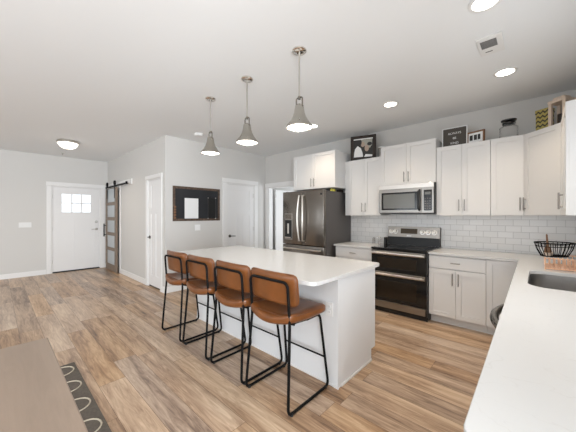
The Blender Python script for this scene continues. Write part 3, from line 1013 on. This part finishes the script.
def oven(z0, z1, band, wz0, wz1, hz):
    bm = BM(); box(bm, 0.004, w - 0.004, 0.0, 0.038, z0, z1, 0.004)
    d = obj('oven_door', bm, M_BGLASS, rg)
    obj('window', box(BM(), 0.09, w - 0.13, -0.0015, 0.001, wz0, wz1, 0.0005), M_WINGL, d)
    obj('steel_band', box(BM(), 0.004, w - 0.024, -0.004, 0.0, band[0], band[1], 0.001), M_STEEL, d)
    bm = BM(); 
    roundbox(bm, (w / 2 - 0.006, -0.045, hz), (w / 2 - 0.018, 0.012, 0.017), (0.01, 0.011, 0.015), 7)
    for x in (0.05, w - 0.075): box(bm, x - 0.012, x + 0.012, -0.04, 0.0, hz - 0.014, hz + 0.014, 0.002)
    obj('handle', bm, M_STEELB, d, True)


oven(0.60, 0.892, (0.83, 0.885), 0.645, 0.79, 0.852)
oven(0.175, 0.594, (0.53, 0.588), 0.225, 0.47, 0.556)
obj('warming_drawer', box(BM(), 0.004, w - 0.024, 0.0, 0.038, 0.075, 0.168, 0.003), M_STEEL, rg)
obj('side_trim', box(BM(), w - 0.022, w - 0.004, 0.0, 0.038, 0.06, 0.172), M_BPLAST, rg)
obj('base', box(BM(), 0.01, w - 0.01, 0.045, 0.6, 0, 0.06), M_BPLAST, rg)
# backguard, tilted face
bm = BM()
pr = [(0.600, 0.925), (0.672, 0.925), (0.672, 1.205), (0.625, 1.205), (0.600, 1.04)]
a = [bm.verts.new((0, y, z)) for y, z in pr]; b = [bm.verts.new((w, y, z)) for y, z in pr]
bm.faces.new(a[::-1]); bm.faces.new(b)
for i in range(5): bm.faces.new((a[i], a[(i + 1) % 5], b[(i + 1) % 5], b[i]))
bg_ = obj('backguard', bm, M_BPLAST, rg)
th = math.atan2(0.025, 0.165)
pl_ = obj('control_panel', box(BM(), 0.0, w, -0.006, 0.0, 0.0, 0.165, 0.002), M_STEEL, bg_, loc=(0, 0.599, 1.045), rot=(-th, 0, 0))
obj('display', box(BM(), 0.205, 0.455, -0.009, -0.005, 0.055, 0.135, 0.001), M_DISP, pl_)
obj('badge', box(BM(), 0.30, 0.37, -0.008, -0.005, 0.012, 0.032, 0.001), M_PAPER, pl_)
for x in (0.055, 0.125, 0.525, 0.605, 0.69):
    bm = BM(); lathe(bm, [(0, -0.034), (0.019, -0.034), (0.022, -0.028), (0.026, -0.010), (0.036, -0.009), (0.036, -0.004), (0, -0.004)], 20, (x, 0, 0.085), 'Y')
    box(bm, x - 0.004, x + 0.004, -0.040, -0.030, 0.067, 0.103, 0.002)
    obj('knob', bm, M_STEELB, pl_, True)

# napkin holder left of range
nh = thing('wire_napkin_holder', 'small chrome wire holder on the counter left of the range', 'holder', (-1.93, 4.22, 0.914))
bm = BM()
for y in (-0.035, 0.035):
    tube(bm, fillet([(-0.05, y, 0.006), (-0.05, y, 0.12), (0.05, y, 0.12), (0.05, y, 0.006)], 0.03), 0.006, 6)
for x in (-0.05, 0.0, 0.05): tube(bm, [(x, -0.035, 0.004), (x, 0.035, 0.004)], 0.0035, 6)
obj('wire_frame', bm, M_CHROME, nh, True)
tag(obj('backguard_base_box', box(BM(), -1.85, -1.815, 4.30, 4.38, 0.915, 1.03, 0.006), M_BPLAST), 'small black box for the backguard base on the counter against the range', 'backguard base')  # plain black box added for the dark base of the range backguard

# ------------------------------------------------------------------ microwave
mw = thing('microwave', 'stainless over the range microwave with black side', 'microwave', (-1.808, 4.03, 1.408))
w, h = 0.782, 0.43
obj('case', box(BM(), 0.0, w, 0.032, 0.415, 0, h), M_BPLAST, mw)
obj('front_frame', box(BM(), 0.0, w - 0.012, 0.0, 0.034, 0.012, h, 0.003), M_STEEL, mw)
bm = BM()
box(bm, 0.0, w - 0.012, -0.004, 0.002, h - 0.062, h - 0.002, 0.001)
for i in range(3): box(bm, 0.02, w - 0.035, -0.0055, -0.003, h - 0.055 + i * 0.016, h - 0.052 + i * 0.016)
obj('vent_grille', bm, M_STEELB, mw)
dr = obj('door', box(BM(), 0.008, 0.615, -0.010, 0.0, 0.02, h - 0.068, 0.003), M_STEEL, mw)
obj('door_glass', box(BM(), 0.045, 0.565, -0.012, -0.009, 0.055, h - 0.115, 0.001), M_BGLASS, dr)
obj('window', box(BM(), 0.075, 0.53, -0.0135, -0.0115, 0.08, h - 0.14, 0.001), M_MWGL, dr)
bm = BM(); tube(bm, fillet([(0.59, -0.01, 0.05), (0.59, -0.052, 0.065), (0.59, -0.058, 0.19), (0.59, -0.052, 0.315), (0.59, -0.01, 0.33)], 0.06), 0.014, 10)
obj('handle', bm, M_BPLAST, dr, True)
cp = obj('control_panel', box(BM(), 0.645, 0.748, -0.006, 0.0, 0.045, h - 0.10, 0.001), M_BGLASS, mw)
bm = BM()
for r_ in range(5):
    for c_ in range(3): box(bm, 0.658 + c_ * 0.028, 0.676 + c_ * 0.028, -0.008, -0.0055, 0.065 + r_ * 0.034, 0.080 + r_ * 0.034)
obj('buttons', bm, M_FSIDE, cp)
obj('clock', box(BM(), 0.66, 0.732, -0.008, -0.0055, 0.265, 0.30), M_MWGL, cp)

# ------------------------------------------------------------------ things on top of the cabinets
TZ = 2.316


def frame(label, loc, rotz, w, h, bw, m, tilt=0.10, depth=0.022, name='picture_frame', cat='picture frame'):
    e = thing(name, label, cat, loc, rotz)
    e.rotation_euler = (-tilt, 0, rotz)
    for nm, a in (('frame_rail', (0, w, 0, bw)), ('frame_rail', (0, w, h - bw, h)), ('frame_stile', (0, bw, bw, h - bw)), ('frame_stile', (w - bw, w, bw, h - bw))):
        obj(nm, box(BM(), a[0], a[1], 0, depth, a[2], a[3], 0.002), m, e)
    return e


f1 = frame('large black framed black and white wedding photo on the cabinet', (-2.37, 4.15, TZ), 0.28, 0.42, 0.42, 0.05, M_DKWOOD, 0.02)
pr_ = obj('print', box(BM(), 0.05, 0.38, 0.008, 0.014, 0.05, 0.37), M_PRDK, f1)


def blob(bm, pts, y0, y1):
    a = [bm.verts.new((x, y0, z)) for x, z in pts]; b = [bm.verts.new((x, y1, z)) for x, z in pts]
    bm.faces.new(a); bm.faces.new(b[::-1]); n = len(pts)
    for i in range(n): bm.faces.new((a[i], a[(i + 1) % n], b[(i + 1) % n], b[i]))


def ell(cx, cz, rx, rz, n=14): return [(cx + rx * math.cos(2 * PI * i / n), cz + rz * math.sin(2 * PI * i / n)) for i in range(n)]


bm = BM(); blob(bm, [(0.055, 0.06), (0.21, 0.06), (0.2, 0.13), (0.17, 0.21), (0.12, 0.25), (0.075, 0.2), (0.06, 0.13)], 0.006, 0.008)
blob(bm, [(0.23, 0.055), (0.36, 0.055), (0.36, 0.085), (0.25, 0.10)], 0.006, 0.008)
obj('print_white_dress', bm, M_PAPER, pr_)
bm = BM(); blob(bm, [(0.17, 0.345), (0.36, 0.35), (0.355, 0.25), (0.32, 0.2), (0.24, 0.23), (0.2, 0.3)], 0.0066, 0.0082); obj('print_background', bm, M_PRGR, pr_)
bm = BM(); blob(bm, ell(0.205, 0.27, 0.032, 0.045), 0.0055, 0.0066); blob(bm, ell(0.27, 0.2, 0.036, 0.055), 0.0055, 0.0066); obj('print_faces', bm, M_SKIN, pr_)
bm = BM(); blob(bm, ell(0.135, 0.29, 0.05, 0.045), 0.0052, 0.0064); blob(bm, ell(0.315, 0.27, 0.04, 0.03), 0.0052, 0.0064); obj('print_hair', bm, M_PRDK, pr_)
obj('mount', box(BM(), 0.05, 0.38, 0.0078, 0.0085, 0.352, 0.37), M_PAPER, pr_)

gj = thing('glass_canister', 'small clear glass canister beside the wedding photo', 'canister', (-1.885, 4.29, TZ))
bm = BM(); lathe(bm, [(0, 0), (0.046, 0), (0.048, 0.01), (0.048, 0.17), (0.045, 0.17), (0.045, 0.012), (0, 0.012)], 20); obj('jar_body', bm, M_CLEAR, gj, True)
bm = BM(); lathe(bm, [(0, 0.17), (0.05, 0.17), (0.05, 0.185), (0.02, 0.195), (0, 0.197)], 20); obj('lid', bm, M_WHITEP, gj, True)

f2 = frame('grey felt letter board with white frame and white letters', (-0.99, 4.25, TZ), 0.0, 0.30, 0.275, 0.012, M_WHITEP, 0.02, name='letter_board', cat='letter board')
obj('felt', box(BM(), 0.012, 0.288, 0.008, 0.016, 0.012, 0.263), M_FELT, f2)
for tx, z in (('ALWAYS', 0.192), ('BE', 0.125), ('KIND', 0.058)):
    text_mesh(tx, 0.04, M_PAPER, f2, (0.15, 0.0068, z), (PI / 2, 0, 0))

f3 = frame('small brown framed photo collage leaning beside the letter board', (-0.695, 4.28, TZ), 0.30, 0.21, 0.165, 0.020, M_BRWOOD, 0.12)
f3.rotation_euler = (-0.03, 0, -0.30)
f3.location = (-0.70, 4.255, TZ)
obj('mount', box(BM(), 0.02, 0.19, 0.008, 0.014, 0.02, 0.145), M_PAPER, f3)
bm = BM()
for i, x in enumerate((0.035, 0.085, 0.13)): box(bm, x, x + (0.036 if i < 2 else 0.03), 0.006, 0.008, 0.05, 0.118)
obj('photos', bm, M_PRDK, f3)

gj2 = thing('glass_jar', 'large clear glass jar with flat black lid on the cabinet', 'jar', (-0.265, 4.27, TZ))
bm = BM(); lathe(bm, [(0, 0), (0.088, 0), (0.092, 0.012), (0.092, 0.145), (0.06, 0.165), (0.06, 0.18), (0.056, 0.18), (0.056, 0.164), (0.088, 0.143), (0.088, 0.014), (0, 0.014)], 28); obj('jar_body', bm, M_CLEAR, gj2, True)
bm = BM(); lathe(bm, [(0, 0.181), (0.062, 0.181), (0.066, 0.19), (0.066, 0.20), (0.03, 0.208), (0.018, 0.215), (0.075, 0.222), (0.078, 0.235), (0, 0.24)], 28); obj('lid', bm, M_BPLAST, gj2, True)

cv = thing('chevron_box', 'gold and black chevron patterned box near the cabinet corner', 'box', (0.055, 4.22, TZ), -0.5)
obj('box_body', box(BM(), -0.06, 0.06, -0.05, 0.05, 0, 0.215, 0.003), M_CHEV, cv)
obj('box_lid', box(BM(), -0.064, 0.064, -0.054, 0.054, 0.216, 0.265, 0.003), M_CHEV, cv)

ln = thing('wooden_lantern', 'light wood open frame lantern at the cabinet corner', 'lantern', (0.185, 4.10, TZ), -0.6)
a_ = 0.062
for sx in (-1, 1):
    for sy in (-1, 1):
        obj('post', box(BM(), sx * a_ - 0.014, sx * a_ + 0.014, sy * a_ - 0.014, sy * a_ + 0.014, 0.03, 0.27, 0.001), M_LWOOD, ln)
obj('base', box(BM(), -0.08, 0.08, -0.08, 0.08, 0, 0.03, 0.002), M_LWOOD, ln)
obj('top', box(BM(), -0.08, 0.08, -0.08, 0.08, 0.27, 0.30, 0.002), M_LWOOD, ln)
obj('cap', box(BM(), -0.05, 0.05, -0.05, 0.05, 0.301, 0.33, 0.002), M_LWOOD, ln)
bm = BM(); lathe(bm, [(0, 0.03), (0.035, 0.03), (0.035, 0.15), (0, 0.15)], 16); obj('candle', bm, M_DKWOOD, ln, True)

# ------------------------------------------------------------------ dish rack and wire basket
dr_ = thing('dish_rack', 'copper wire dish drying rack behind the sink', 'dish rack', (0.045, 3.25, 0.914))
W_, D_, H_ = 0.40, 0.33, 0.10
bm = BM()
for z in (0.012, H_): tube(bm, [(0, 0, z), (W_, 0, z), (W_, D_, z), (0, D_, z)], 0.0045, 6, True)
for x, y in ((0, 0), (W_, 0), (W_, D_), (0, D_)): tube(bm, [(x, y, 0), (x, y, H_)], 0.0045, 6)
obj('rack_frame', bm, M_COPPER, dr_, True)
for k in range(12):
    x = 0.03 + k * (W_ - 0.06) / 11
    bm = BM(); tube(bm, fillet([(x, 0, H_), (x, 0, 0.014), (x, D_ * .33, 0.014), (x, D_ * .36, 0.085), (x, D_ * .39, 0.014), (x, D_ * .66, 0.014), (x, D_ * .69, 0.085), (x, D_ * .72, 0.014), (x, D_, 0.014), (x, D_, H_)], 0.012, 3), 0.0032, 6)
    obj('wire', bm, M_COPPER, dr_, True)
for k in range(6):
    y = 0.03 + k * (D_ - 0.06) / 5
    bm = BM(); tube(bm, [(0, y, H_), (0, y, 0.012), (W_, y, 0.012), (W_, y, H_)], 0.0032, 6); obj('wire', bm, M_COPPER, dr_, True)

bk = thing('wire_basket', 'black wire bowl basket standing on the copper dish rack', 'basket', (0.105, 3.385, 0.914 + H_ + 0.011), 0.75)
def oval(rx, ry, z, n=36): return [(rx * math.cos(2 * PI * i / n), ry * math.sin(2 * PI * i / n), z) for i in range(n)]
bm = BM(); tube(bm, oval(0.145, 0.115, 0.115), 0.006, 6, True); tube(bm, oval(0.10, 0.075, 0.0), 0.005, 6, True); tube(bm, oval(0.138, 0.107, 0.085), 0.003, 6, True)
obj('rim', bm, M_BLACK, bk, True)
for k in range(26):
    a = 2 * PI * k / 26; c_, s_ = math.cos(a), math.sin(a)
    bm = BM(); tube(bm, [(0.145 * c_, 0.115 * s_, 0.115), (0.13 * c_, 0.102 * s_, 0.06), (0.10 * c_, 0.075 * s_, 0.0)], 0.0028, 5)
    obj('wire', bm, M_BLACK, bk, True)
bm = BM()
for k in range(-3, 4):
    y = k * 0.02; x = 0.10 * math.sqrt(max(0, 1 - (y / 0.075) ** 2)); tube(bm, [(-x, y, 0), (x, y, 0)], 0.0025, 5)
obj('basket_floor', bm, M_BLACK, bk, True)
br_ = thing('scrub_brush', 'wooden handled brush standing in the wire basket', 'brush', (0.065, 3.33, 0.914 + H_ + 0.016), 0.4)
br_.rotation_euler = (0.15, -0.12, 0.4)
bm = BM(); lathe(bm, [(0, 0), (0.022, 0.004), (0.026, 0.04), (0.02, 0.07), (0.008, 0.085), (0.006, 0.19), (0, 0.195)], 14); obj('brush_handle', bm, M_BRWOOD, br_, True)
bm = BM(); lathe(bm, [(0, 0.003), (0.030, 0.006), (0.032, 0.03), (0, 0.035)], 14); obj('bristles', bm, M_LWOOD, br_, True)

# ------------------------------------------------------------------ pendants
def make_pendant(label):
    e = thing('pendant_lamp', label, 'pendant lamp', (0, 0, 0), 0, 'nickel pendant lamps over the island')
    bm = BM(); lathe(bm, [(0, 0), (0.062, 0), (0.062, -0.012), (0.05, -0.022), (0.02, -0.026), (0, -0.026)], 28); obj('canopy', bm, M_CHROME, e, True)
    bm = BM(); tube(bm, [(0, 0, -0.02), (0, 0, -0.405)], 0.0075, 8); obj('rod', bm, M_NICKEL, e, True)
    bm = BM(); tube(bm, fillet([(-0.034, 0, -0.50), (-0.034, 0, -0.41), (0.034, 0, -0.41), (0.034, 0, -0.50)], 0.02), 0.0065, 8)
    tube(bm, [(-0.042, 0, -0.488), (0.042, 0, -0.488)], 0.006, 6)
    lathe(bm, [(0, -0.40), (0.012, -0.40), (0.012, -0.425), (0, -0.425)], 14)
    obj('yoke', bm, M_BNICK, e, True)
    bm = BM(); lathe(bm, [(0, -0.470), (0.022, -0.470), (0.026, -0.476), (0.036, -0.482), (0.041, -0.51), (0.046, -0.54), (0.058, -0.575), (0.077, -0.608),
                          (0.094, -0.632), (0.108, -0.648), (0.113, -0.662), (0.113, -0.672), (0.108, -0.672), (0.105, -0.655), (0.09, -0.637), (0.073, -0.612), (0.054, -0.578), (0.042, -0.54), (0.0, -0.53)], 32)
    s = obj('shade', bm, M_PEND, e, True)
    bm = BM(); lathe(bm, [(0, -0.668), (0.105, -0.664), (0.105, -0.660), (0, -0.660)], 28); obj('diffuser', bm, M_GLOW, s, True)
    return e


PZ = CZ
pts_ = [(-1.512, 1.78, 'polished nickel pendant lamp nearest the camera, the largest looking of three'),
        (-2.225, 1.78, 'middle of the three polished nickel pendant lamps'),
        (-2.93, 1.78, 'polished nickel pendant lamp farthest from the camera, near the smoke alarm')]
p0 = make_pendant(pts_[0][2]); p0.location = (pts_[0][0], pts_[0][1], PZ)
for x, y, l in pts_[1:]: dup(p0, (x, y, PZ), l)


def spot(name, loc, power, size=2.4, blend=0.6, rad=0.06, color=(1.0, 0.88, 0.74)):
    d = bpy.data.lights.new(name, 'SPOT'); d.energy = power; d.spot_size = size; d.spot_blend = blend; d.shadow_soft_size = rad; d.color = color
    o = bpy.data.objects.new(name, d); COL.objects.link(o); o.location = loc
    return o


for x, y, l in pts_: spot('pendant_light', (x, y, PZ - 0.70), 8, 2.5, color=(1, 0.92, 0.82))

# recessed cans
def make_can(label):
    e = thing('recessed_light', label, 'recessed light', (0, 0, 0), 0, 'recessed ceiling lights')
    bm = BM(); lathe(bm, [(0.073, 0.0), (0.098, 0.0), (0.098, -0.004), (0.090, -0.008), (0.074, -0.006), (0.073, 0.0)], 32); obj('trim_ring', bm, M_WHITEP, e, True)
    bm = BM(); lathe(bm, [(0, -0.002), (0.073, -0.002), (0.073, -0.005), (0, -0.005)], 32); obj('lens', bm, M_GLOW, e, True)
    return e


cans = [(-0.24, 3.44, 'recessed ceiling light above the wall cabinets at right'), (-1.39, 3.44, 'recessed ceiling light above the range'),
        (-2.64, 3.44, 'recessed ceiling light partly behind the nearest pendant lamp'), (-0.26, 2.22, 'recessed ceiling light at the top edge above the sink counter')]
c0 = make_can(cans[0][2]); c0.location = (*cans[0][:2], CZ)
for x, y, l in cans[1:]: dup(c0, (x, y, CZ), l)
for x, y, l in cans: spot('can_light', (x, y, CZ - 0.03), 34, 1.95, 0.8, 0.07, (1.0, 0.82, 0.62))

# flush mount
fm = thing('flush_ceiling_lamp', 'round flush ceiling lamp with frosted dome in the entry', 'ceiling lamp', (-6.62, 0.95, CZ))
bm = BM(); lathe(bm, [(0, 0), (0.165, 0), (0.17, -0.02), (0.17, -0.045), (0.158, -0.05), (0.155, -0.03), (0, -0.03)], 36); obj('rim', bm, M_NICKEL, fm, True)
bm = BM(); lathe(bm, [(0.154, -0.035), (0.15, -0.07), (0.12, -0.115), (0.07, -0.142), (0, -0.15)], 36); obj('dome', bm, M_GLOWS, fm, True)
bm = BM(); lathe(bm, [(0, -0.149), (0.012, -0.151), (0.012, -0.163), (0, -0.167)], 12); obj('finial', bm, M_NICKEL, fm, True)
spot('entry_light', (-6.62, 0.95, CZ - 0.2), 30, 2.8, 0.8, 0.15)

# ceiling register, smoke alarm, sprinkler
rgst = thing('ceiling_sensor_panel', 'square white ceiling panel with grey grille beside the recessed lights', 'ceiling panel', (-0.29, 2.80, CZ))
obj('plate', box(BM(), -0.085, 0.085, -0.15, 0.15, -0.012, 0, 0.003), M_WHITEP, rgst)
bm = BM(); box(bm, -0.062, 0.045, -0.10, 0.02, -0.014, -0.011); obj('grille', bm, M_FSIDE, rgst)
bm = BM()
for i in range(7): box(bm, -0.062, 0.045, -0.095 + i * 0.017, -0.089 + i * 0.017, -0.017, -0.013)
obj('louvre', bm, mat('grille_grey', (0.3, 0.3, 0.3), 0.5), rgst)
obj('tab', box(BM(), -0.045, 0.005, 0.085, 0.093, -0.015, -0.011), M_FSIDE, rgst)
sa = thing('smoke_alarm', 'round white smoke alarm on the ceiling near the chalkboard wall', 'smoke alarm', (-4.36, 2.42, CZ))
bm = BM(); lathe(bm, [(0, 0), (0.075, 0), (0.075, -0.02), (0.06, -0.038), (0, -0.042)], 28); obj('alarm_body', bm, M_WHITEP, sa, True)
bm = BM(); lathe(bm, [(0, 0), (0.03, 0), (0.03, -0.004), (0.01, -0.008), (0.01, -0.03), (0.02, -0.034), (0, -0.034)], 14, (-8.0, 1.05, CZ))
tag(obj('sprinkler_head', bm, M_NICKEL, smooth=True), 'small metal sprinkler head in the ceiling beyond the entry lamp', 'sprinkler')

# ------------------------------------------------------------------ dining table and rug
tb = thing('dining_table', 'brown wood dining table top at the bottom left corner', 'table', (-1.07, -0.31, 0))
obj('tabletop', box(BM(), -0.81, 0.80, -0.48, 0.497, 0.715, 0.75, 0.005), M_TABLE, tb)
for sx in (-1, 1):
    for sy in (-1, 1): obj('leg', box(BM(), sx * 0.72 - 0.035, sx * 0.72 + 0.035, sy * 0.40 - 0.035, sy * 0.40 + 0.035, 0.012, 0.714, 0.004), M_TABLE, tb)
obj('apron', box(BM(), -0.70, 0.70, -0.38, 0.38, 0.63, 0.714), M_TABLE, tb)
rug = thing('area_rug', 'dark grey rug with cream scallop border under the table', 'rug', (0, 0, 0))
obj('pile', box(BM(), -3.20, -0.2, -2.0, 0.505, 0.0, 0.010, 0.003), M_RUG, rug)
k = 0
x = -3.17
while x < -0.5:
    bm = BM()
    pts = [(x + 0.0, 0.40, 0.011)]
    pts = [(x + 0.10 - 0.085 * math.cos(PI * i / 14), 0.395 + 0.085 * math.sin(PI * i / 14), 0.0105) for i in range(15)]
    tube(bm, pts, 0.0058, 6)
    obj('scallop', bm, M_RUGC, rug, True)
    x += 0.31
